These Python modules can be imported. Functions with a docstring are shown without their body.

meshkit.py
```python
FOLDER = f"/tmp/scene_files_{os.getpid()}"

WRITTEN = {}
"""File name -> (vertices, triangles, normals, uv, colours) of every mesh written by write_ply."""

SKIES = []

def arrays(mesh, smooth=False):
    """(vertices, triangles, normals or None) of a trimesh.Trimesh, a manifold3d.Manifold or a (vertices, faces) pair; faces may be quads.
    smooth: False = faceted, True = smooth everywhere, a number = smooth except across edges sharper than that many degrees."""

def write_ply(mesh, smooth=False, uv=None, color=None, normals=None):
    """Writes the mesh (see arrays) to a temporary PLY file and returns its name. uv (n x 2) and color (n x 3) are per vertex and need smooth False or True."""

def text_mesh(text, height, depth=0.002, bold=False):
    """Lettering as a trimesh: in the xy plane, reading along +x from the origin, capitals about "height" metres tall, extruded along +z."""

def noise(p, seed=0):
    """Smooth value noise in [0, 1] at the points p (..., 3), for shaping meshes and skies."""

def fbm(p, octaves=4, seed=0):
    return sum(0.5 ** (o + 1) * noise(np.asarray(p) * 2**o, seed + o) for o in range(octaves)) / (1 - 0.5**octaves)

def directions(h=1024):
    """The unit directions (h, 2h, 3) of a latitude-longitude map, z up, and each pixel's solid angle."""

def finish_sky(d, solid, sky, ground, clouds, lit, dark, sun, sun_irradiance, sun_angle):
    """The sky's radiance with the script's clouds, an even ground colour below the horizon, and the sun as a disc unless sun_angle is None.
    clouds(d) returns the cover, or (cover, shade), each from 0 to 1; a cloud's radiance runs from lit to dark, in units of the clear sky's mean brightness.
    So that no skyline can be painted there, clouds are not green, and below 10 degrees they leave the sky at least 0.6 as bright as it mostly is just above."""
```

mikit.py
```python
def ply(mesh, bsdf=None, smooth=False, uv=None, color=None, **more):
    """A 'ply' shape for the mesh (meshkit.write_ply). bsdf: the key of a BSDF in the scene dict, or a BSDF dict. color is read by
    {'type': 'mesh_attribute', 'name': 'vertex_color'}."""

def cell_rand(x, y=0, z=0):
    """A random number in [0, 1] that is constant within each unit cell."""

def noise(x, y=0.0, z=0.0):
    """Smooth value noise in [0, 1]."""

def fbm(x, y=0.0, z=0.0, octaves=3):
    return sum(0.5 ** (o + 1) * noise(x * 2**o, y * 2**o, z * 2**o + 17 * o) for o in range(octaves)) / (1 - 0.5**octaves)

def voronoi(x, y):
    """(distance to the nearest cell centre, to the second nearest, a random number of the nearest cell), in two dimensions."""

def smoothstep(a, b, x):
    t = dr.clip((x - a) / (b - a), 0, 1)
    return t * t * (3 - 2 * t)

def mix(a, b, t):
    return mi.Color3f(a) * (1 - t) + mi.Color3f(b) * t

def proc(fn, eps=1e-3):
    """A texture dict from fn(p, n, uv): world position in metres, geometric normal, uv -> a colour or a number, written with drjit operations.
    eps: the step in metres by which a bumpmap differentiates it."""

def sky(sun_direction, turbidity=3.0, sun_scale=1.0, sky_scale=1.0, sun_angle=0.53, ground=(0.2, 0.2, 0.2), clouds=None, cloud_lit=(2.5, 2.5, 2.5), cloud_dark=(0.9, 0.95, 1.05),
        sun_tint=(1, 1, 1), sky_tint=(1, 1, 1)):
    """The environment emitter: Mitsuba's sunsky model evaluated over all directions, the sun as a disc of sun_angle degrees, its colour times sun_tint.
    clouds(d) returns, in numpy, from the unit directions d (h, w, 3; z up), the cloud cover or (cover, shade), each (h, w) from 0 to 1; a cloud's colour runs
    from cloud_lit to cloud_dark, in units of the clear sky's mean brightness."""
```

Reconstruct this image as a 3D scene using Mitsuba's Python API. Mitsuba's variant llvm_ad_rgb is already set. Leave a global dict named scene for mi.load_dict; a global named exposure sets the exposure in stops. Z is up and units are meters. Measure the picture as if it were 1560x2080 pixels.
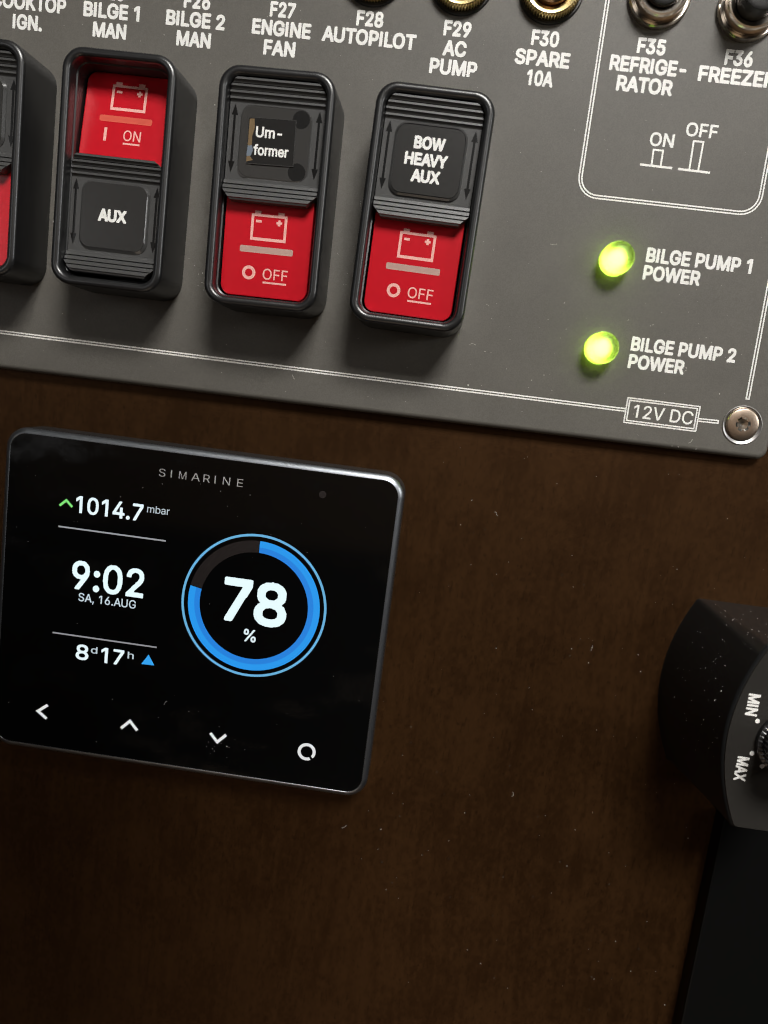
import math, random
import numpy as np
import trimesh
import mitsuba as mi
import drjit as dr
import mikit, meshkit
from shapely.geometry import Polygon, Point, LineString, MultiPolygon, box as sbox
from shapely.ops import unary_union
from shapely import affinity
from trimesh.creation import extrude_polygon

# ------------------------------------------------------------------ frame
# The panel is upright.  Lengths below are millimetres in the panel's own frame:
# u to the right, v up, w out of the panel towards the room.
M = np.array([[1, 0, 0, 0], [0, 0, -1, 0], [0, 1, 0, 0], [0, 0, 0, 1.0]])
M[:3] *= 1e-3
M[3, 3] = 1


def pt(u, v, w):
    return [u * 1e-3, -w * 1e-3, v * 1e-3]


def vec(u, v, w):
    return [u, -w, v]


rng = random.Random(7)
nrng = np.random.default_rng(7)
scene, labels = {}, {}

# ------------------------------------------------------------------ camera
FWD, UP = np.array([-0.049458, -0.148499, -0.987675]), np.array([-0.132017, 0.981181, -0.140912])
cam = np.array([0, 0, 164.0])
T = mi.ScalarTransform4f
scene["camera"] = {
    "type": "thinlens", "fov": 51.98, "fov_axis": "x", "near_clip": 0.02, "far_clip": 20.0,
    "aperture_radius": 0.00085, "focus_distance": 0.1555,
    "to_world": T().look_at(origin=pt(*cam), target=pt(*(cam + 100 * FWD)), up=vec(*UP)),
}
exposure = 0.0


# ------------------------------------------------------------------ lamps
def lamp(key, centre, half_a, half_b, radiance, weight, label, cat):
    c, a, b = (np.array(x, float) for x in (centre, half_a, half_b))
    v = np.array([c - a - b, c + a - b, c + a + b, c - a + b])
    n = np.cross(v[1] - v[0], v[2] - v[0])
    f = [[0, 1, 2], [0, 2, 3]] if n @ (-c) > 0 else [[0, 2, 1], [0, 3, 2]]
    m = trimesh.Trimesh(v, f, process=False)
    m.apply_transform(M)
    scene[key] = mikit.ply(m, "m_lamp", emitter={"type": "area", "radiance": {"type": "rgb", "value": list(radiance)}, "sampling_weight": weight})
    labels[key] = {"label": label, "category": cat}


scene["m_lamp"] = {"type": "diffuse", "reflectance": {"type": "rgb", "value": [0.6, 0.6, 0.6]}}
lamp("skylight", (260, 860, 985), (210, 0, 0), (0, 0, 265), (44.5, 43.5, 41.5), 10, "bright rectangular skylight overhead, above the switch panel", "skylight")
lamp("window", (690, 195, 490), (52, 0, -74), (0, 90, 0), (10.5, 10.5, 10.3), 4, "daylit cabin window to the right of the panel", "window")
lamp("window_001", (-640, 70, 820), (110, 0, 86), (0, 150, 0), (1.2, 1.22, 1.25), 4, "daylit cabin window behind the viewer on the left", "window")


# ------------------------------------------------------------------ materials
def rgb(*c):
    return {"type": "rgb", "value": list(c)}


def mat(key, color, rough=0.4, spec=0.5, metal=0.0, coat=0.0, bump=None, bscale=None, tint=0.0):
    b = {"type": "principled", "base_color": color if isinstance(color, dict) else rgb(*color), "roughness": rough, "metallic": metal}
    if metal == 0:
        b["specular"] = spec
        if tint:
            b["spec_tint"] = tint
    if coat:
        b["clearcoat"] = coat
        b["clearcoat_gloss"] = 0.9
    if bump is not None:
        b = {"type": "bumpmap", "arbitrary": mikit.proc(bump, eps=1e-4), "scale": bscale, "bsdf": b}
    scene[key] = {"type": "twosided", "bsdf": b}


def mm(p):
    return p.x * 1000.0, p.z * 1000.0, -p.y * 1000.0


def panel_col(p, n, uv):
    u, v, w = mm(p)
    f = mikit.fbm(u * 5, v * 5, w * 5, 3)
    g = mikit.noise(u * 0.16, v * 0.16, 3.0)
    return mi.Color3f(0.104, 0.097, 0.085) * (0.78 + 0.34 * f + 0.1 * g)


def panel_bump(p, n, uv):
    u, v, w = mm(p)
    return mikit.noise(u * 7, v * 7, w * 7)


def wood_col(p, n, uv):
    u, v, w = mm(p)
    warp = mikit.noise(u * 0.09, v * 0.02, 1.0) * 6.0
    g = mikit.fbm(u * 0.9 + warp, v * 0.06, w, 3)
    blot = mikit.fbm(u * 0.11, v * 0.10, 8.0, 4)
    mott = mikit.fbm(u * 1.3, v * 0.9, 4.0, 3)
    t = mikit.smoothstep(0.3, 0.7, g * 0.25 + blot * 0.4 + mott * 0.35)
    c = mikit.mix((0.0095, 0.0040, 0.0012), (0.0215, 0.0095, 0.0031), t)
    pore = mikit.smoothstep(0.80, 0.95, mikit.noise(u * 3.2, v * 0.7, 5.0))
    return c * (1.0 - 0.45 * pore)


def wood_bump(p, n, uv):
    u, v, w = mm(p)
    return 0.5 * mikit.noise(u * 3.2, v * 0.7, 5.0) + 0.6 * mikit.noise(u * 2.1, v * 2.1, 7.0) + 0.5 * mikit.noise(u * 6.0, v * 6.0, 3.0)


def plastic_bump(p, n, uv):
    u, v, w = mm(p)
    return mikit.noise(u * 4.5, v * 4.5, w * 4.5)


mat("m_panel", mikit.proc(panel_col), 0.5, 0.4, bump=panel_bump, bscale=4e-6)
mat("m_wood", mikit.proc(wood_col), 0.48, 0.30, bump=wood_bump, bscale=1.8e-5, tint=0.75)
mat("m_bezel", (0.0105, 0.0105, 0.011), 0.33, 0.9, bump=plastic_bump, bscale=3e-6)
mat("m_slider", (0.055, 0.0545, 0.054), 0.40, 0.5, bump=plastic_bump, bscale=3e-6)
mat("m_cavity", (0.006, 0.006, 0.006), 0.5, 0.3)
mat("m_red", (0.50, 0.006, 0.015), 0.30, 0.5, bump=plastic_bump, bscale=2e-6)
mat("m_pink", (0.80, 0.40, 0.36), 0.4)
mat("m_lens", (0.46, 0.30, 0.26), 0.25)
mat("m_white", (0.80, 0.79, 0.76), 0.45)
mat("m_cover", (0.004, 0.004, 0.004), 0.28, 0.15)
mat("m_inlay", (0.006, 0.006, 0.006), 0.25)
mat("m_label", (0.026, 0.025, 0.024), 0.28)
mat("m_clear_edge", (0.05, 0.0495, 0.049), 0.17, 1.0)
mat("m_clear_plate", (0.042, 0.041, 0.040), 0.16, 0.8)
mat("m_post", (0.014, 0.014, 0.014), 0.2)
mat("m_tape", (0.020, 0.020, 0.020), 0.10, 0.6)
def smear(p, n, uv):
    u, v, w = mm(p)
    return 0.05 + 0.16 * mikit.smoothstep(0.45, 0.8, mikit.fbm(u * 0.09 + 3.0, v * 0.16, 2.0, 4)) + 0.05 * mikit.noise(u * 3.0, v * 1.2, 1.0)


scene["m_glass"] = {"type": "twosided", "bsdf": {"type": "principled", "base_color": rgb(0.0025, 0.0025, 0.0026), "roughness": mikit.proc(smear), "specular": 0.5}}
mat("m_housing", (0.020, 0.021, 0.022), 0.35, 0.5)
mat("m_chamfer", (0.42, 0.445, 0.48), 0.36, metal=1.0)
mat("m_grey_print", (0.42, 0.41, 0.40), 0.5)
mat("m_dim_arc", (0.022, 0.018, 0.018), 0.3)
mat("m_brass", (0.90, 0.72, 0.34), 0.26, metal=1.0)
mat("m_copper", (0.62, 0.42, 0.27), 0.26, metal=1.0)
mat("m_nickel", (0.84, 0.76, 0.66), 0.20, metal=1.0)
mat("m_screw", (0.72, 0.58, 0.46), 0.3, metal=1.0)
mat("m_rim_metal", (0.38, 0.37, 0.36), 0.35, metal=1.0)
mat("m_screw_bright", (0.75, 0.72, 0.66), 0.2, metal=1.0)
mat("m_rubber", (0.010, 0.010, 0.010), 0.45)
mat("m_knob_body", (0.009, 0.0093, 0.0096), 0.42, 0.45, bump=plastic_bump, bscale=8e-6)
mat("m_knob_face", (0.021, 0.0195, 0.0175), 0.38, 0.5, bump=plastic_bump, bscale=3e-6)
mat("m_dust", (0.55, 0.53, 0.50), 0.8, 0.2)
mat("m_cabin", (0.13, 0.08, 0.042), 0.5)
mat("m_added_table", (0.36, 0.27, 0.19), 0.5)
mat("m_phone", (0.012, 0.012, 0.013), 0.35)
LED = (19.0, 22.0, 8.0)
scene["m_led_lens"] = {"type": "roughdielectric", "distribution": "ggx", "alpha": 0.24, "int_ior": 1.5, "ext_ior": 1.0, "specular_transmittance": rgb(0.66, 0.95, 0.20)}
mat("m_reflection_tan", (0.17, 0.115, 0.06), 0.3)  # tan of the reflection painted on the sticker
mat("m_reflection_blue", (0.15, 0.18, 0.22), 0.3)  # blue-grey of the same painted reflection
scene["m_off"] = {"type": "diffuse", "reflectance": rgb(0.02, 0.02, 0.02)}


# ------------------------------------------------------------------ mesh helpers (millimetres)
def ext(poly, w0, w1):
    ps = [g for g in getattr(poly, "geoms", [poly]) if g.area > 1e-5]
    out = trimesh.util.concatenate([extrude_polygon(g, w1 - w0, engine="earcut") for g in ps])
    out.apply_translation([0, 0, w0])
    return out


def rr(cx, cy, w, h, r):
    return sbox(cx - w / 2 + r, cy - h / 2 + r, cx + w / 2 - r, cy + h / 2 - r).buffer(r, 10)


def rr_loop(w, h, r, z, n=8):
    r = max(r, 0.02)
    pts = []
    for k, (sx, sy) in enumerate(((1, 1), (-1, 1), (-1, -1), (1, -1))):
        for i in range(n + 1):
            a = (k + i / n) * math.pi / 2
            pts.append((sx * (w / 2 - r) + r * math.cos(a), sy * (h / 2 - r) + r * math.sin(a), z))
    return np.array(pts)


def loft(loops, cap0=True, cap1=True):
    n = len(loops[0])
    v = np.vstack(loops)
    f = []
    for k in range(len(loops) - 1):
        for i in range(n):
            a, b = k * n + i, k * n + (i + 1) % n
            f += [[a, b, b + n], [a, b + n, a + n]]
    extra = []
    if cap0:
        extra.append(loops[0].mean(0))
        c = len(v)
        f += [[c, (i + 1) % n, i] for i in range(n)]
    if cap1:
        c = len(v) + len(extra)
        extra.append(loops[-1].mean(0))
        o = (len(loops) - 1) * n
        f += [[c, o + i, o + (i + 1) % n] for i in range(n)]
    return trimesh.Trimesh(np.vstack([v] + [e[None] for e in extra]), f, process=False)


def lathe(profile, n=64, ripple=None, cap0=True, cap1=True):
    loops = []
    for j, (r, z) in enumerate(profile):
        a = np.arange(n) * 2 * math.pi / n
        rr_ = np.full(n, float(r))
        if ripple and ripple[j]:
            rr_ = rr_ + ripple[j] * np.where(np.arange(n) % 4 < 2, 0.5, -0.5)
        loops.append(np.stack([rr_ * np.cos(a), rr_ * np.sin(a), np.full(n, float(z))], 1))
    return loft(loops, cap0, cap1)


def at(m, u, v, w=0.0, rot=0.0):
    m = m.copy()
    if rot:
        m.apply_transform(trimesh.transformations.rotation_matrix(math.radians(rot), [0, 0, 1]))
    m.apply_translation([u, v, w])
    return m


_glyph = {}


def raw(t, bold):
    """Lettering as a shapely shape, capitals 1 tall, the origin at the left end of the base line."""
    m = meshkit.text_mesh(t, 1.0, depth=0.1, bold=bold)
    tri = m.vertices[m.faces[m.face_normals[:, 2] > 0.9]][:, :, :2]
    return unary_union([Polygon(q).buffer(0.0015) for q in tri if Polygon(q).area > 1e-9])


def glyph(c, bold):
    """(shape, advance) of one character; I and 1 are plain, without feet."""
    if (c, bold) not in _glyph:
        hh = raw("HH", bold).bounds
        h3 = raw("H" + c + "H", bold).bounds
        adv = (h3[2] - h3[0]) - (hh[2] - hh[0])
        p = None if c == " " else raw(c, bold)
        if c in "I1":
            x = p.intersection(LineString([(-1, 0.45), (3, 0.45)])).bounds
            if c == "I":
                p = sbox(0.11, 0, 0.11 + x[2] - x[0], 1.0)
                adv = 0.22 + x[2] - x[0]
            else:
                p = p.difference(sbox(-1, -1, x[0], 0.3)).difference(sbox(x[2], -1, 3, 0.3))
                adv -= 0.06
        _glyph[c, bold] = (p, adv)
    return _glyph[c, bold]


_text = {}


def text_poly(t, bold=True):
    if (t, bold) not in _text:
        x, ps = 0.0, []
        for k, c in enumerate(t):
            p, adv = glyph(c, bold)
            if t[k - 1 : k + 1] in ("AV", "VY", "AU", "TO", "LO", "AT"):
                x -= 0.05 if t[k - 1 : k + 1] != "AV" else 0.12
            if p is not None:
                ps.append(affinity.translate(p, x, 0))
            x += adv
        _text[t, bold] = unary_union(ps)
    return _text[t, bold]


def txt(s, u0, u1, v, cap, bold=True, fat=0.0, like="H", shear=0.0):
    """s set from u0 to u1 on the base line v with capitals cap tall."""
    p = text_poly(s, bold)
    if fat:
        p = p.buffer(fat, 4)
    x0, y0, x1, y1 = p.bounds
    k = (u1 - u0) / (x1 - x0)
    return affinity.affine_transform(p, [k, 0, 0, cap, u0 - x0 * k, v])


def put(key, mesh, bsdf, smooth=False, label=None, place=None, **more):
    """One entry of the scene; place is a 4x4 in millimetres."""
    m = mesh.copy()
    if place is not None:
        m.apply_transform(place)
    m.apply_transform(M)
    base, k = key, 0
    while key in scene:
        k += 1
        key = f"{base}_{k:03d}"
    scene[key] = mikit.ply(m, bsdf, smooth=smooth, **more)
    if label:
        labels[key] = {"label": label}
    return key


def glow(c, weight=0.05):
    return {"type": "area", "radiance": rgb(*c), "sampling_weight": weight}


def stroke(pts, width, cap=1):
    return LineString(pts).buffer(width / 2, 6, cap_style=cap, join_style=2 if cap != 1 else 1)


# ------------------------------------------------------------------ wooden bulkhead
m = trimesh.creation.box((900, 900, 18))
m.apply_translation([0, 0, -3 - 9])
put("wood_bulkhead", m, "m_wood")
labels["wood_bulkhead"] = {"kind": "structure", "label": "dark brown wooden bulkhead behind the switch panel and the display"}

# the opposite side of the cabin, seen only as the warm tone in the metal and the glass
m = trimesh.creation.box((2600, 1500, 30))
m.apply_translation([200, 330, 1900])
put("cabin_wall", m, "m_cabin")
labels["cabin_wall"] = {"kind": "structure", "label": "warm wooden wall on the opposite side of the cabin, behind the viewer"}

# an unseen pale table top, added only for the lower bulkhead to mirror dimly
m = trimesh.creation.box((420, 30, 560))
m.apply_translation([-40, -575, 545])
put("added_table_reflector", m, "m_added_table")
labels["added_table_reflector"] = {"label": "unseen pale table top added below as a reflector for the lower bulkhead", "category": "table"}

# the telephone that takes the picture, unseen, set upside down to shade the lower left wood: its back faces the panel, the lens sits near its lower end
ph = loft([rr_loop(74 - 2 * d, 152 - 2 * d, 9 - d, z) for d, z in ((1.5, 0.0), (0.0, 1.5), (0.0, 6.5), (1.5, 8.0))])
ph = at(ph, -14.0, 57.0, 168.0)
ph.apply_transform(trimesh.transformations.rotation_matrix(math.radians(7.5), [0, 0, 1]))
put("telephone", ph, "m_phone", 30)
labels["telephone"] = {"label": "dark slim telephone that takes the picture, unseen and turned upside down to shade the lower wood", "category": "telephone"}

# ------------------------------------------------------------------ switch panel
PANEL = "switch_panel"
labels[PANEL] = {"label": "dark grey metal switch panel with white lettering and a double white border line", "category": "panel"}
outline = Polygon([(-230, -5.9), (67.4, -3.95), (67.6, 150), (-230, 150)]).buffer(-2.2).buffer(2.2, 12)
steps = [(0.0, -3.2), (0.0, -1.3)] + [(1.15 * (1 - math.cos(a)), -1.3 + 1.3 * math.sin(a)) for a in np.radians([22, 45, 67, 90])]
# one loop of the outline, moved inwards along its own normals for the rounded rim
ring = np.array(outline.exterior.coords)[:-1]
if Polygon(ring).exterior.is_ccw is False:
    ring = ring[::-1]
nxt, prv = np.roll(ring, -1, 0), np.roll(ring, 1, 0)
tan = (nxt - ring) / np.linalg.norm(nxt - ring, axis=1)[:, None] + (ring - prv) / np.linalg.norm(ring - prv, axis=1)[:, None]
tan /= np.linalg.norm(tan, axis=1)[:, None]
inward = np.stack([-tan[:, 1], tan[:, 0]], 1)
plate = loft([np.hstack([ring + inward * d, np.full((len(ring), 1), z)]) for d, z in steps], True, True)
put(PANEL + "__plate", plate, "m_panel", smooth=35)

PW = 0.03  # printed ink stands this proud


def panel_print(poly, name, label, w=PW):
    put(PANEL + "__" + name, ext(poly, -0.02, w), "m_white", label=label)


def lines(rows, cap=2.5, fat=0.035):
    return unary_union([txt(s, a, b, v, cap, True, fat) for s, a, b, v in rows])


R1, R2, R3 = 69.5, 66.08, 62.5
PRINTS = [
    ([("COOKTOP", -98.6, -83.3, R2), ("IGN.", -94.05, -88.0, 62.4)], "COOKTOP IGN."),
    ([("F25", -76.8, -71.6, R1), ("BILGE 1", -79.75, -68.35, R2), ("MAN", -77.6, -70.8, R3)], "F25 BILGE 1 MAN"),
    ([("F26", -59.7, -54.4, R1), ("BILGE 2", -63.0, -51.2, R2), ("MAN", -60.6, -53.7, R3)], "F26 BILGE 2 MAN"),
    ([("F27", -42.5, -37.5, R1), ("ENGINE", -45.75, -34.1, R2), ("FAN", -43.1, -36.8, R3)], "F27 ENGINE FAN"),
    ([("F28", -25.45, -20.2, R1), ("AUTOPILOT", -31.85, -13.4, R2)], "F28 AUTOPILOT"),
    ([("F29", -8.4, -3.1, 69.3), ("AC", -8.1, -3.55, 65.75), ("PUMP", -10.25, -1.0, 62.3)], "F29 AC PUMP"),
    ([("F30", 8.54, 13.8, 69.2), ("SPARE", 5.9, 16.4, 65.6), ("10A", 8.7, 13.8, 62.0)], "F30 SPARE 10A"),
    ([("F35", 28.66, 34.0, 69.7), ("REFRIGE-", 24.0, 38.5, 66.2), ("RATOR", 25.87, 36.5, 62.7)], "F35 REFRIGE-RATOR"),
    ([("F36", 45.25, 50.45, 69.2), ("FREEZER", 40.85, 55.3, 65.9)], "F36 FREEZER"),
    ([("BILGE PUMP 1", 36.85, 57.4, 31.88), ("POWER", 36.8, 47.95, 28.5)], "BILGE PUMP 1 POWER"),
    ([("BILGE PUMP 2", 36.8, 57.5, 14.58), ("POWER", 36.8, 47.95, 11.12)], "BILGE PUMP 2 POWER"),
]
for rows, what in PRINTS:
    panel_print(lines(rows), "printed_label", "white printed label reading " + what)
panel_print(unary_union([txt("ON", 33.85, 38.45, 53.35, 2.35, True, 0.0), stroke([(32.75, 49.66), (38.95, 49.62)], 0.42, 2),
                         stroke([(34.95, 49.7), (34.85, 52.6), (36.68, 52.6), (36.7, 49.7)], 0.34, 2)]), "push_button_symbol", "white symbol of a short button under the word ON")
panel_print(unary_union([txt("OFF", 40.35, 46.35, 55.82, 2.35, True, 0.0), stroke([(40.05, 49.6), (46.2, 49.52)], 0.42, 2),
                         stroke([(42.22, 49.65), (42.14, 54.95), (43.98, 54.95), (43.92, 49.65)], 0.34, 2)]), "push_button_symbol", "white symbol of a tall button under the word OFF")


def double(path, gap=0.5, width=0.27, closed=False):
    l = LineString(path)
    band = l.buffer((gap + width) / 2, 12, cap_style=3 if not closed else 1, join_style=1)
    return band.difference(l.buffer((gap - width) / 2, 12, cap_style=2, join_style=1))


box12 = rr(45.15, 2.63, 14.72, 5.25, 0.15)
box12_ring = unary_union([box12.difference(box12.buffer(-0.26)), box12.buffer(-0.46).difference(box12.buffer(-0.72))])
panel_print(box12_ring, "voltage_frame", "double white box around 12V DC")
panel_print(txt("12V DC", 39.5, 51.4, 1.36, 2.55, False, 0.012), "voltage_lettering", "white thin lettering reading 12V DC")


def two_lines(a, b, gap=0.52, width=0.27, end=False):
    a, b = np.array(a, float), np.array(b, float)
    d = (b - a) / np.linalg.norm(b - a)
    n = np.array([-d[1], d[0]]) * gap / 2
    parts = [stroke([a + n, b + n], width, 2), stroke([a - n, b - n], width, 2)]
    if end:
        parts.append(stroke([b + n + d * width / 2, b - n + d * width / 2], width, 3))
    return unary_union(parts)


panel_print(unary_union([two_lines((-228, 2.62), (37.75, 2.62)), two_lines((52.55, 2.47), (56.3, 2.55), end=True)]), "border_line", "double white line along the lower edge")
panel_print(two_lines((61.0, 140), (61.3, 7.9), 0.56, 0.27, True), "border_line", "double white line along the right edge")
fr = rr(39.15, 92.0, 35.6, 99.2, 4.0)
fr_ring = unary_union([fr.difference(fr.buffer(-0.27)), fr.buffer(-0.55).difference(fr.buffer(-0.82))])
panel_print(fr_ring, "group_frame", "double white rounded frame around the refrigerator and freezer buttons")

# ------------------------------------------------------------------ rocker switches
OW, OH, LIP, BH = 22.0, 43.1, 1.75, 12.6
RAD = 4.0


def bezel_mesh():
    lo = [(0.0, -0.1), (0.02, 4.0), (0.10, BH - 0.95)]
    c = LIP / 2
    for a in np.radians(np.linspace(160, 20, 8)):
        lo.append((0.10 + c + c * math.cos(a) * 1.0, BH - 0.85 + 0.85 * math.sin(a)))
    lo += [(0.10 + LIP, BH - 1.1), (0.10 + LIP + 0.05, BH - 2.6), (0.10 + LIP + 0.3, BH - 2.75), (0.10 + LIP + 0.35, 2.0)]
    return loft([rr_loop(OW - 2 * d, OH - 2 * d, RAD - d * 0.85, z) for d, z in lo], False, True)


SW, SL = 17.9, 21.9  # slider


def slider_mesh():
    h = SL / 2
    prof = []
    # along the length s from the top end (+h) to the bottom end (-h); the ends curl outwards as finger grips
    prof.append((h, 6.0))
    n = 4
    for k in range(n):
        s0 = h - 0.15 - k * 1.02
        t = k / n
        w = 11.75 - 1.15 * (1 - (1 - t) ** 2)
        prof += [(s0, w - 0.30), (s0 - 0.14, w + 0.12), (s0 - 0.52, w + 0.16), (s0 - 0.68, w - 0.32), (s0 - 0.98, w - 0.45)]
    prof += [(h - 4.30, 10.45)]
    prof += [(-h + 4.05, 10.35)]
    for k in range(n):
        s0 = -h + 3.75 - k * 0.9
        t = (k + 1) / n
        w = 10.4 + 1.75 * t ** 1.4
        prof += [(s0, w - 0.06), (s0 - 0.10, w + 0.20), (s0 - 0.66, w + 0.38), (s0 - 0.76, w + 0.10)]
    prof += [(-h, 12.1), (-h, 6.0)]
    poly = Polygon([(s, w) for s, w in prof]).buffer(0)
    m = extrude_polygon(poly, SW, engine="earcut")
    # (s, w, extrusion) -> (u, v=s, w)
    v = m.vertices.copy()
    m.vertices = np.stack([v[:, 2] - SW / 2, v[:, 0], v[:, 1]], 1)
    m.invert() if m.volume < 0 else None
    top = rr(0, 0, SW, SL, 2.6)
    low = Polygon([(-SW / 2, 4), (SW / 2, 4), (SW / 2, -h + 1.9), (SW / 2 - 1.7, -h), (-SW / 2 + 1.7, -h), (-SW / 2, -h + 1.9)])
    cut = ext(unary_union([top.intersection(sbox(-20, -2, 20, 20)), low]), 5.0, 14.0)
    return trimesh.boolean.intersection([m, cut], engine="manifold")


def rocker_mesh(w=17.0, h=20.6, r=2.0):
    lo = [(0.0, -3.0), (0.0, -0.35), (0.1, -0.1), (0.35, 0.0)]
    return loft([rr_loop(w - 2 * d, h - 2 * d, r - d, z) for d, z in lo])


def arrow_poly(h=12.2):
    return unary_union([Polygon([(-0.62, h / 2 - 2.0), (0.62, h / 2 - 2.0), (0, h / 2)]), Polygon([(-0.62, -h / 2 + 2.0), (0.62, -h / 2 + 2.0), (0, -h / 2)]), sbox(-0.22, -h / 2 + 1.5, 0.22, h / 2 - 1.5)])


def battery_poly():
    b = sbox(-3.45, -2.55, 3.45, 2.3).difference(sbox(-2.95, -2.0, 2.95, 1.85))
    return unary_union([b, sbox(-2.85, 2.2, -1.65, 2.85), sbox(1.65, 2.2, 2.85, 2.85), sbox(-2.55, 0.75, -1.45, 1.2), sbox(1.4, 0.72, 2.5, 1.16), sbox(1.73, 0.39, 2.17, 1.49)])


BEZ, SLI, ROC = bezel_mesh(), slider_mesh(), rocker_mesh()
LBL = rr(0, 0, 13.4, 12.9, 2.2)


def cap_mesh(w, h, r, z0, z1, edge):
    return loft([rr_loop(w, h, r, z0), rr_loop(w, h, r, z1 - edge * 0.8), rr_loop(w - 2 * edge, h - 2 * edge, r - edge * 0.7, z1)], False, False)


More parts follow.
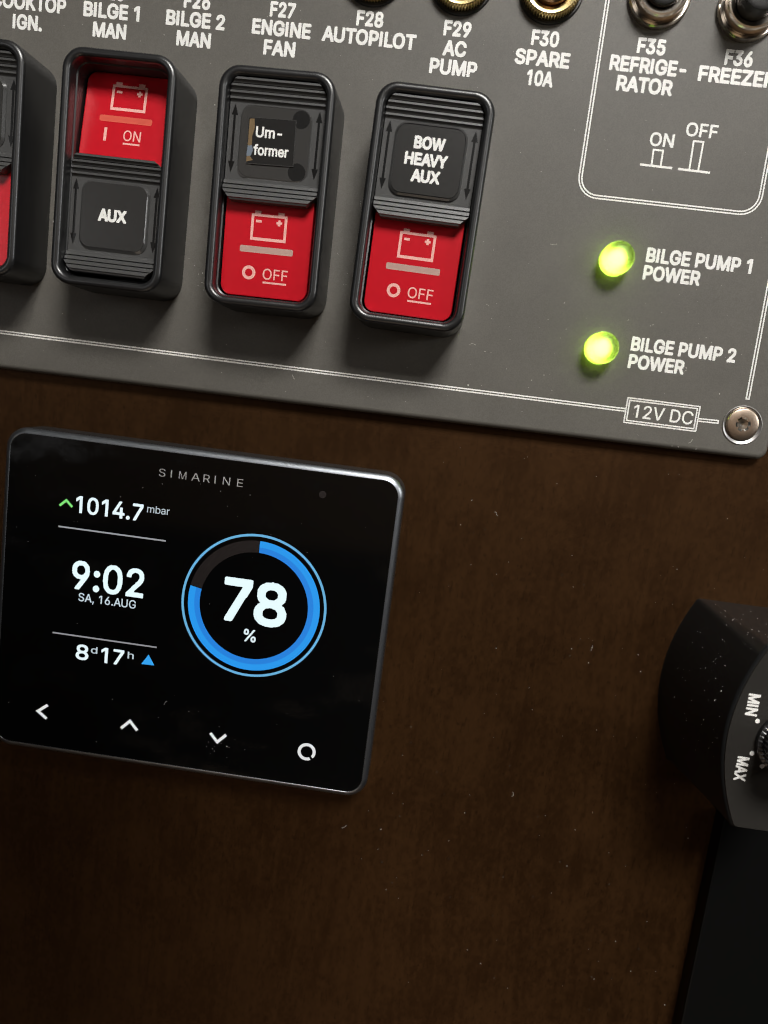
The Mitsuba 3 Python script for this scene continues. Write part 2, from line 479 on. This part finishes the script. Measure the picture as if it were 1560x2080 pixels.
def switch(u, v, rot, on, label, name_rows, kind):
    base, k = "rocker_switch", 0
    key = base
    while key in labels:
        k += 1
        key = f"{base}_{k:03d}"
    labels[key] = {"label": label, "category": "rocker switch", "group": "rocker switches in a row on the panel"}
    P = trimesh.transformations.rotation_matrix(math.radians(rot), [0, 0, 1])
    P[:3, 3] = [u, v, 0]

    def part(name, mesh, bsdf, smooth=False, lab=None, local=None, **more):
        return put(key + "__" + name, mesh, bsdf, smooth, lab, P if local is None else P @ local, **more)

    part("bezel", BEZ, "m_bezel", 30)
    # rocker half that shows: below the slider when off, above it when on
    sg = 1 if on else -1
    L = np.eye(4)
    if on:  # pressed in at its far end
        L = trimesh.transformations.rotation_matrix(math.radians(-8.0), [1, 0, 0])
        L[:3, 3] = [0, 9.2, 7.9]
    else:
        L = trimesh.transformations.rotation_matrix(math.radians(1.5), [1, 0, 0])
        L[:3, 3] = [0, -8.9, 9.7]
    part("rocker", ROC, "m_red", 30, "red rocker half marked ON" if on else "red rocker half marked OFF", L)
    o = 1.5 if on else -1.5   # the indicator bar sits a little beyond the middle of the half
    prints = [(battery_poly(), 0.1, o + 4.25, "battery_symbol", "m_pink"), ]
    bat = affinity.translate(battery_poly(), 0.1, o + 4.25)
    if on:
        word = unary_union([sbox(-3.95, o - 4.3, -3.4, o - 1.75), txt("ON", -0.1, 3.3, o - 3.9, 1.95, False, 0.008), sbox(0.0, o - 4.65, 3.25, o - 4.32)])
    else:
        ring = Point(-3.1, o - 4.35).buffer(1.3, 16).difference(Point(-3.1, o - 4.35).buffer(0.72, 16))
        word = unary_union([ring, txt("OFF", -0.35, 4.5, o - 5.3, 1.95, False, 0.008), sbox(-0.25, o - 6.1, 4.35, o - 5.75)])
    part("rocker__battery_symbol", ext(bat, -0.02, 0.03), "m_pink", local=L)
    part("rocker__position_mark", ext(word, -0.02, 0.03), "m_pink", lab="pale pink mark reading I ON" if on else "pale pink mark reading O OFF", local=L)
    part("rocker__indicator_window", ext(rr(0, o, 10.3, 1.2, 0.3), -0.2, 0.06), "m_lens_on" if on else "m_lens", local=L)
    # locking slider with its label
    S = np.eye(4)
    S[1, 3] = -7.7 if on else 8.8
    if on:
        S[2, 3] = -0.7
    part("slider", SLI, "m_slider", 25, local=S)
    zt = 10.42
    arr = arrow_poly()
    for s in (-1, 1):
        part("slider__arrow", ext(affinity.translate(arr, s * 7.95, 0.3), zt - 0.3, zt + 0.04), "m_inlay", local=S)
    if kind == "sticker":
        part("slider__label_plate", ext(LBL, zt - 0.5, zt + 0.05), "m_clear_plate", local=S, lab="smoky see-through label plate with round posts and a small sticker")
        part("slider__label_edge", cap_mesh(13.5, 13.0, 2.3, zt - 0.1, zt + 0.16, 0.16), "m_clear_edge", 25, local=S)
        for k, (pu, pv, rad) in enumerate(((-5.0, 4.9, 1.5), (4.6, 4.6, 1.6), (4.6, -4.75, 1.65), (-5.2, -5.1, 1.45))):
            part("slider__post", ext(Point(pu, pv).buffer(rad, 20), zt, zt + 0.10), "m_post" if k in (1, 2) else "m_clear_plate", local=S)
        st = affinity.rotate(sbox(-5.2, -3.95, 3.85, 4.3), 1.2)
        part("slider__sticker", ext(st, zt, zt + 0.28), "m_tape", local=S, lab="small clear-edged sticker with a name on it")
        rim = st.difference(st.buffer(-0.09))
        part("slider__sticker_edge", ext(rim, zt + 0.2, zt + 0.34), "m_clear_edge", local=S)
        tan_p = Polygon([(-5.0, 3.9), (-4.1, 4.0), (-3.9, 2.4), (-4.3, 0.9), (-4.2, -0.6), (-4.7, -0.9), (-5.0, -0.7)])  # tan and blue patches paint a reflection onto the sticker
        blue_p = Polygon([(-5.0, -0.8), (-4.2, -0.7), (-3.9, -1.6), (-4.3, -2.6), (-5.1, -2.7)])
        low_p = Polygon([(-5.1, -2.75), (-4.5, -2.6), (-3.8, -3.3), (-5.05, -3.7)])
        part("slider__painted_reflection", ext(unary_union([tan_p, low_p]), zt + 0.2, zt + 0.3), "m_reflection_tan", local=S)
        part("slider__painted_reflection", ext(blue_p, zt + 0.2, zt + 0.3), "m_reflection_blue", local=S)
        zl = zt + 0.31
    else:
        part("slider__label_plate", ext(LBL.buffer(-0.45), zt - 0.5, zt + 0.62), "m_label", local=S)
        part("slider__label_edge", cap_mesh(13.5, 13.0, 2.3, zt - 0.1, zt + 0.62, 0.62 if kind == "bright" else 0.36), "m_clear_edge", 25, local=S)
        zl = zt + 0.62
    if name_rows:
        part("slider__lettering", ext(unary_union([txt(s, a, b, vv, c, True, fat) for s, a, b, vv, c, fat in name_rows]), zl - 0.05, zl + 0.04), "m_white", local=S, lab="white lettering reading " + " ".join(q[0] for q in name_rows))
    return key


mat("m_lens_on", (0.62, 0.10, 0.07), 0.25)
V0 = 34.3
switch(-95.2, V0, 0.0, False, "rocker switch cut off by the left edge of the photo, red lower half showing", [], "bright")
switch(-66.35, 34.45, 0.0, True, "rocker switch marked AUX with the red ON half showing at the top", [("AUX", -3.0, 2.6, -0.9, 2.0, 0.055)], "bright")
switch(-36.45, V0, 0.7, False, "rocker switch with a small Um-former sticker on its slider, red OFF half below", [("Um-", -3.65, 1.3, 0.85, 1.8, 0.01), ("former", -3.85, 2.8, -2.3, 1.75, 0.01)], "sticker")
switch(-7.85, 34.1, -1.0, False, "rocker switch marked BOW HEAVY AUX, the rightmost one, red OFF half below", [("BOW", -3.0, 2.75, 2.05, 1.95, 0.05), ("HEAVY", -4.35, 3.6, -0.85, 1.95, 0.05), ("AUX", -2.75, 2.65, -3.75, 1.95, 0.05)], "dim")

# ------------------------------------------------------------------ indicator lights
for i, (u, v) in enumerate(((30.9, 31.35), (30.75, 14.05))):
    key = "indicator_light" if i == 0 else "indicator_light_001"
    labels[key] = {"label": ("upper" if i == 0 else "lower") + f" glowing green indicator light, beside BILGE PUMP {i + 1} POWER", "category": "indicator light", "group": "green bilge pump lights"}
    put(key + "__lens", at(lathe([(3.15, 0.02), (3.15, 3.0), (3.05, 3.7), (2.8, 4.3), (2.35, 4.8), (1.7, 5.15), (0.9, 5.35), (0.3, 5.4)], 64), u, v), "m_led_lens", 40)
    put(key + "__core", at(lathe([(1.25, 0.5), (1.25, 1.5), (1.1, 2.1), (0.8, 2.5), (0.3, 2.65)], 40), u, v), "m_off", True, emitter=glow(LED, 1.0))

# ------------------------------------------------------------------ fuse caps and push buttons along the top
for i, (u, what) in enumerate(((-22.9, "F28"), (-6.0, "F29"), (11.0, "F30"))):
    key = "fuse_cap" if i == 0 else f"fuse_cap_{i:03d}"
    labels[key] = {"label": f"knurled brass fuse cap at the top edge above the label {what}", "category": "fuse cap", "group": "knurled brass fuse caps along the top"}
    v = 79.0
    put(key + "__base_and_shade", at(lathe([(6.2, -0.1), (6.2, 0.3), (6.0, 0.5)], 64), u, v), "m_rubber", 30)  # black ring stands for the dark base plus the shade under the cap
    rip = [0.0, 0.30, 0.30, 0.22, 0, 0, 0]
    put(key + "__knurled_ring", at(lathe([(5.3, 0.4), (5.5, 0.8), (5.5, 1.9), (5.35, 2.3), (5.05, 2.45), (3.95, 2.2), (3.8, 1.6)], 240, rip), u, v), "m_brass", 28)
    put(key + "__centre_button", at(lathe([(3.7, 1.5), (3.7, 3.4), (3.3, 3.8), (1.5, 4.0)], 48), u, v), "m_copper", 30)
for i, (u, v, h, lab) in enumerate(((31.2, 79.6, 4.6, "black push button in a shiny round nut above F35 REFRIGERATOR"), (47.9, 78.9, 7.5, "black push button in a shiny round nut above F36 FREEZER"))):
    key = "push_button" if i == 0 else "push_button_001"
    labels[key] = {"label": lab, "category": "push button", "group": "push buttons in the rounded frame"}
    put(key + "__nut", at(lathe([(5.6, -0.1), (5.75, 0.3), (5.75, 1.0), (5.5, 1.35), (4.9, 1.25), (4.75, 1.7), (4.8, 3.1), (4.6, 3.5), (4.3, 3.55), (3.5, 3.25), (3.4, 2.8)], 72), u, v), "m_nickel", 28)
    put(key + "__button", at(lathe([(3.3, 3.0), (3.3, h - 0.6), (3.1, h - 0.2), (2.6, h), (1.0, h + 0.1)], 48), u, v), "m_rubber", 28)

# ------------------------------------------------------------------ panel screw
labels["panel_screw"] = {"label": "round countersunk screw in the lower right corner of the switch panel", "category": "screw"}
su, sv = 61.15, 2.7
put("panel_screw__countersink", at(lathe([(3.95, -0.1), (3.9, 0.24), (3.8, 0.26), (3.25, 0.06)], 56, cap0=False, cap1=False), su + 0.05, sv - 0.2), "m_rim_metal", 30)
hex_r = Point(0, 0).buffer(1.25, 24)
star = unary_union([affinity.rotate(sbox(-1.32, -0.34, 1.32, 0.34), a) for a in (10, 70, 130)] + [Point(0, 0).buffer(0.95, 16)]).buffer(0.12)
head = loft([np.array([[r * math.cos(a), r * math.sin(a), z] for a in np.linspace(0, 2 * math.pi, 56, endpoint=False)]) for r, z in ((3.2, -0.1), (3.18, 0.42), (3.05, 0.58), (2.7, 0.68), (1.9, 0.76))])
hole = ext(star, 0.25, 2.0)
head = trimesh.boolean.difference([head, hole], engine="manifold")
put("panel_screw__head", at(head, su, sv), "m_screw", 30)
put("panel_screw__drive_recess", at(lathe([(1.5, 0.66), (1.1, 0.42), (0.6, 0.36), (0.2, 0.3)], 12, cap0=False), su, sv), "m_screw_bright", False)

# ------------------------------------------------------------------ display
D = "display_monitor"
labels[D] = {"label": "black glass battery monitor display showing 78 percent, 9:02 and 1014.7 mbar", "category": "display"}
du, dv, dw, dh, dr_ = -46.35, -51.55, 84.1, 70.6, 4.6
ZD = 5.0
hs = [(0.0, -3.2), (0.0, 4.1), (0.05, 4.2)]
put(D + "__housing", at(loft([rr_loop(dw - 2 * d, dh - 2 * d, dr_ - d, z, 12) for d, z in hs], True, False), du, dv), "m_housing", 30)
ch = [(0.05, 4.2), (0.14, 4.36), (0.34, 4.56), (0.60, 4.74), (0.88, 4.88), (1.16, 4.96), (1.24, 4.90)]
put(D + "__rim", at(loft([rr_loop(dw - 2 * d, dh - 2 * d, dr_ - d, z, 12) for d, z in ch], False, False), du, dv), "m_chamfer", 40)
put(D + "__glass", at(loft([rr_loop(dw - 2 * d, dh - 2 * d, dr_ - d, z, 12) for d, z in ((1.22, 4.0), (1.24, 4.90), (1.30, ZD))], False, True), du, dv), "m_glass", False)


def shown(poly, name, c, label=None):
    put(D + "__" + name, ext(poly, ZD - 0.02, ZD + 0.03), "m_off", label=label, emitter=glow(c, 0.04))


def printed(poly, name, bsdf, label=None):
    put(D + "__" + name, ext(poly, ZD - 0.02, ZD + 0.03), bsdf, label=label)


WH = (0.80, 0.94, 0.97)
letters = []
for ch_, x, wd in zip("SIMARINE", (-55.25, -52.75, -51.0, -48.35, -45.85, -43.5, -41.75, -38.75), (1.35, 0.24, 1.55, 1.75, 1.35, 0.24, 1.5, 1.2)):
    letters.append(txt(ch_, x, x + wd, -22.68, 1.62, False, -0.012))
printed(unary_union(letters), "brand_lettering", "m_grey_print", "thin grey lettering along the top edge")
shown(stroke([(-75.85, -31.65), (-74.45, -30.35), (-73.1, -31.6)], 0.5, 2), "trend_arrow", (0.20, 0.70, 0.17), "green caret before the pressure reading")
shown(txt("1014.7", -72.35, -57.9, -32.55, 3.4, True, 0.0), "pressure_reading", WH, "white reading 1014.7")
shown(txt("mbar", -57.1, -52.3, -30.55, 1.55, False, 0.0), "pressure_unit", (0.5, 0.58, 0.62), "small unit mbar")
shown(sbox(-75.85, -36.26, -52.6, -35.94), "divider_line", (0.30, 0.31, 0.32))
shown(txt("9:02", -72.2, -56.5, -48.95, 5.9, True, 0.0), "clock_reading", (0.80, 0.98, 1.0), "large white clock reading 9:02")
shown(txt("SA, 16.AUG", -70.45, -57.9, -51.6, 1.75, True, -0.02), "date_reading", (0.58, 0.70, 0.76), "date reading SA, 16.AUG")
shown(sbox(-75.6, -59.58, -52.65, -59.28), "divider_line", (0.28, 0.28, 0.29))
shown(unary_union([txt("8", -70.2, -67.4, -64.5, 3.2, True, 0.0), txt("17", -64.6, -59.6, -64.45, 3.2, True, 0.0)]), "time_left_reading", WH, "white reading of 8 days and 17 hours")
shown(unary_union([txt("d", -66.9, -65.5, -62.75, 1.45, False, 0.01), txt("h", -58.8, -57.45, -62.75, 1.45, False, 0.01)]), "time_left_unit", (0.50, 0.60, 0.64))
shown(Polygon([(-55.7, -63.6), (-52.85, -63.5), (-54.25, -61.3)]), "charge_arrow", (0.03, 0.36, 0.85), "small blue triangle")
G = (-32.75, -47.45)
gp = Point(*G)
shown(gp.buffer(15.45, 48).difference(gp.buffer(14.95, 48)), "gauge_ring", (0.13, 0.42, 0.68), "thin light blue circle around the charge gauge")


def arc(r0, r1, a0, a1, n=90):
    """Ring sector, angles clockwise from the top in degrees."""
    A = np.radians(np.linspace(a0, a1, n))
    o = [(G[0] + r1 * math.sin(a), G[1] + r1 * math.cos(a)) for a in A]
    i = [(G[0] + r0 * math.sin(a), G[1] + r0 * math.cos(a)) for a in A[::-1]]
    return Polygon(o + i)


shown(arc(12.7, 14.05, 0, 280.8), "gauge_arc", (0.012, 0.30, 0.82), "thick blue arc filled to 78 percent")
shown(arc(11.55, 12.7, 0, 280.8), "gauge_arc", (0.010, 0.21, 0.70))
printed(arc(11.55, 14.05, 281.2, 359.6), "gauge_track", "m_dim_arc", "dark grey rest of the gauge ring")
shown(unary_union([txt("7", -39.35, -33.3, -51.0, 8.75, True, 0.012), txt("8", -32.6, -25.65, -51.0, 8.75, True, 0.012)]), "charge_reading", (0.80, 0.97, 0.98), "large white number 78")
shown(txt("%", -34.25, -31.55, -55.2, 2.55, True, 0.0), "charge_unit", (0.72, 0.85, 0.88), "percent sign")
for pts, nm in (((-75.7, -76.0), (-77.75, -77.7), (-75.75, -79.15)), "left_key"), (((-59.0, -78.8), (-57.15, -76.85), (-55.4, -78.75)), "up_key"), (((-39.3, -76.85), (-37.6, -78.65), (-35.85, -76.75)), "down_key"):
    shown(stroke(pts, 0.62, 2), nm, (0.74, 0.75, 0.74), "backlit white key mark")
O_ = Point(-18.05, -77.85)
ring = O_.buffer(1.95, 24).difference(O_.buffer(1.3, 24)).difference(affinity.rotate(sbox(-18.33, -81, -17.77, -78), 40, origin=(-18.05, -77.85)))
shown(ring, "enter_key", (0.74, 0.75, 0.74), "backlit white open ring key")
printed(Point(-20.9, -22.0).buffer(0.75, 20), "light_sensor", "m_dim_arc")

# ------------------------------------------------------------------ regulator with its knob (right edge)
K = "dimmer_control"
labels[K] = {"label": "tall black control box with bulging sides and a knob between MIN and MAX", "category": "control box"}


def barrel(cu, cv, hw, hh, sag, z, n=30):
    t = np.linspace(-1, 1, n)
    right = np.stack([cu + hw - sag * t * t, cv + hh * t], 1)
    left = np.stack([cu - hw + sag * t * t, cv + hh * t], 1)[::-1]
    p = Polygon(np.vstack([right, left])).buffer(-0.9).buffer(0.9, 10).exterior
    q = np.array([p.interpolate(k, normalized=True).coords[0] for k in np.linspace(0, 1, 240, endpoint=False)])
    if not p.is_ccw:
        q = q[::-1]
    a = np.arctan2(q[:, 1] - cv, q[:, 0] - cu)
    q = np.roll(q, -int(np.argmin(np.abs(a))), 0)
    return np.hstack([q, np.full((len(q), 1), float(z))])


ku, kv = 70.4, -52.9
b = [(15.1, 18.4, 4.7, -3.2), (14.8, 18.2, 4.7, -2.0), (11.2, 17.7, 4.45, 24.0), (11.0, 17.6, 4.42, 24.4), (10.7, 17.35, 4.36, 24.65)]
put(K + "__body", loft([barrel(ku, kv, hw, hh, s_, z) for hw, hh, s_, z in b], True, False), "m_knob_body", 35)
put(K + "__face", loft([barrel(ku, kv, hw, hh, s, z) for hw, hh, s, z in ((10.7, 17.35, 4.36, 24.6), (10.6, 17.25, 4.33, 24.9))], False, True), "m_knob_face", False)
sc = 139.0 / 151.0


def on_face(s, v0, v1, u, cap):
    """lettering that runs downwards"""
    p = txt(s, 0, v0 - v1, 0, cap, True, 0.03)
    p = affinity.rotate(p, -90, origin=(0, 0))
    return affinity.translate(p, u, v0)


put(K + "__lettering", ext(on_face("MIN", -48.55 * sc, -53.0 * sc, 67.45 * sc, 1.9), 24.85, 24.95), "m_white", label="white lettering reading MIN")
put(K + "__lettering", ext(on_face("MAX", -61.55 * sc, -66.6 * sc, 67.75 * sc, 1.9), 24.85, 24.95), "m_white", label="white lettering reading MAX")
for (x, y) in ((69.96, -53.88), (70.18, -60.58), (72.60, -62.89)):
    put(K + "__scale_dot", ext(Point(x * sc, y * sc).buffer(0.42, 12), 24.85, 24.95), "m_white")
put(K + "__knob", at(lathe([(5.7, 24.8), (5.7, 26.0), (5.0, 26.4), (4.9, 33.0), (4.5, 33.6), (2.0, 33.8)], 160, [0, 0, 0.25, 0.25, 0, 0]), ku + 0.0, kv), "m_bezel", 25)

# ------------------------------------------------------------------ lower right box
m = loft([rr_loop(70 - 2 * d, 96 - 2 * d, 1.6 - d, z) for d, z in ((0, -3.2), (0, 1.0), (0.15, 1.35), (0.45, 1.5))])
put("blank_cover", at(m, 72.2 + 35, -80 - 48, 0, -0.3), "m_cover", 25)
labels["blank_cover"] = {"label": "plain black cover plate in the lower right corner, below the control box", "category": "cover plate"}

# ------------------------------------------------------------------ dust
flakes = []
unit = trimesh.creation.icosahedron()


def flake(u, v, w, r):
    m = unit.copy()
    m.apply_scale(r)
    m.vertices *= nrng.uniform(0.6, 1.4, (1, 3)) * np.array([1, 1, 0.45])
    m.apply_transform(trimesh.transformations.random_rotation_matrix(nrng.random(3)) if r > 0.13 else np.eye(4))
    m.apply_translation([u, v, w])
    flakes.append(m)


def clear_of_switches(u, v):
    return not any(abs(u - c) < 11.6 and abs(v - 34.3) < 22.2 for c in (-95.2, -66.35, -36.45, -7.85))


for cu_, cv_, n_, sd in ((-19, 22, 16, 2.0), (-20, 30, 8, 3.0), (-51, 20, 10, 1.6), (18, 8, 14, 5.0), (8, 20, 14, 6.0), (52, 20, 8, 4.0), (-80, 25, 6, 2.0)):
    for _ in range(n_):
        u, v = nrng.normal(cu_, sd), nrng.normal(cv_, sd * 1.5)
        if v > -2.5 and clear_of_switches(u, v):
            flake(u, v, 0.02, nrng.choice([0.06, 0.09, 0.13], p=[0.5, 0.35, 0.15]))
for _ in range(16):
    flake(nrng.normal(-36.5, 2.0), nrng.normal(-79, 2.6), ZD + 0.02, nrng.choice([0.05, 0.09]))
for _ in range(190):
    u, v = nrng.uniform(-95, 62), nrng.uniform(-2.5, 74)
    if clear_of_switches(u, v):
        flake(u, v, 0.02, nrng.choice([0.05, 0.06, 0.08, 0.11], p=[0.45, 0.3, 0.2, 0.05]))
for _ in range(150):
    u, v = nrng.uniform(-4, 75), nrng.uniform(-135, -8)
    flake(u, v, -2.97, nrng.choice([0.05, 0.07, 0.10], p=[0.55, 0.33, 0.12]))
for _ in range(50):
    u, v = nrng.uniform(-86, -8), nrng.uniform(-84, -19)
    flake(u, v, ZD + 0.02, nrng.choice([0.04, 0.06], p=[0.7, 0.3]))
for _ in range(130):   # on the top and left sides of the control box
    w = nrng.uniform(0, 23)
    if nrng.random() < 0.6:
        t = nrng.uniform(-0.95, 0.5)
        f = (w + 3.2) / 27.2
        hw, sag, hh = 14.9 - 3.7 * f, 4.7 - 0.25 * f, 18.25 - 0.55 * f
        flake(ku - hw + sag * t * t, kv - hh * t, w, nrng.choice([0.05, 0.08, 0.12], p=[0.6, 0.3, 0.1]))
    else:
        flake(ku + nrng.uniform(-9, 9), kv + 18.25 - 0.55 * (w + 3.2) / 27.2, w, nrng.choice([0.05, 0.08, 0.12], p=[0.6, 0.3, 0.1]))
for u, v in ((48.3, -3.3), (49.6, -3.35), (53.2, -3.4)):
    flake(u, v, -0.2, 0.26)
for cu_, cv_, cw_ in ((-56.5, 27, 0.05), (-20.5, 36, 0.05), (18, 33, 0.05), (5, 12, 0.05), (48, 12.5, 0.05), (52, -1.5, 0.05), (-30, 0.5, 0.05), (15, -22, -2.95), (40, -48, -2.95), (-8, -98, -2.95), (28, -84, -2.95), (-50, -72, ZD + 0.04)):
    a, pts = nrng.uniform(0, 6.3), [np.array([cu_, cv_], float)]
    for _ in range(7):   # a fibre of lint
        a += nrng.normal(0, 0.45)
        pts.append(pts[-1] + 0.17 * np.array([math.cos(a), math.sin(a)]))
    flakes.append(ext(LineString(pts).buffer(0.026, 2), cw_ - 0.03, cw_ + 0.03))
m = trimesh.util.concatenate(flakes)
put("dust", m, "m_dust", True)
labels["dust"] = {"kind": "stuff", "label": "fine pale dust specks scattered over the panel, display and wood", "category": "dust"}
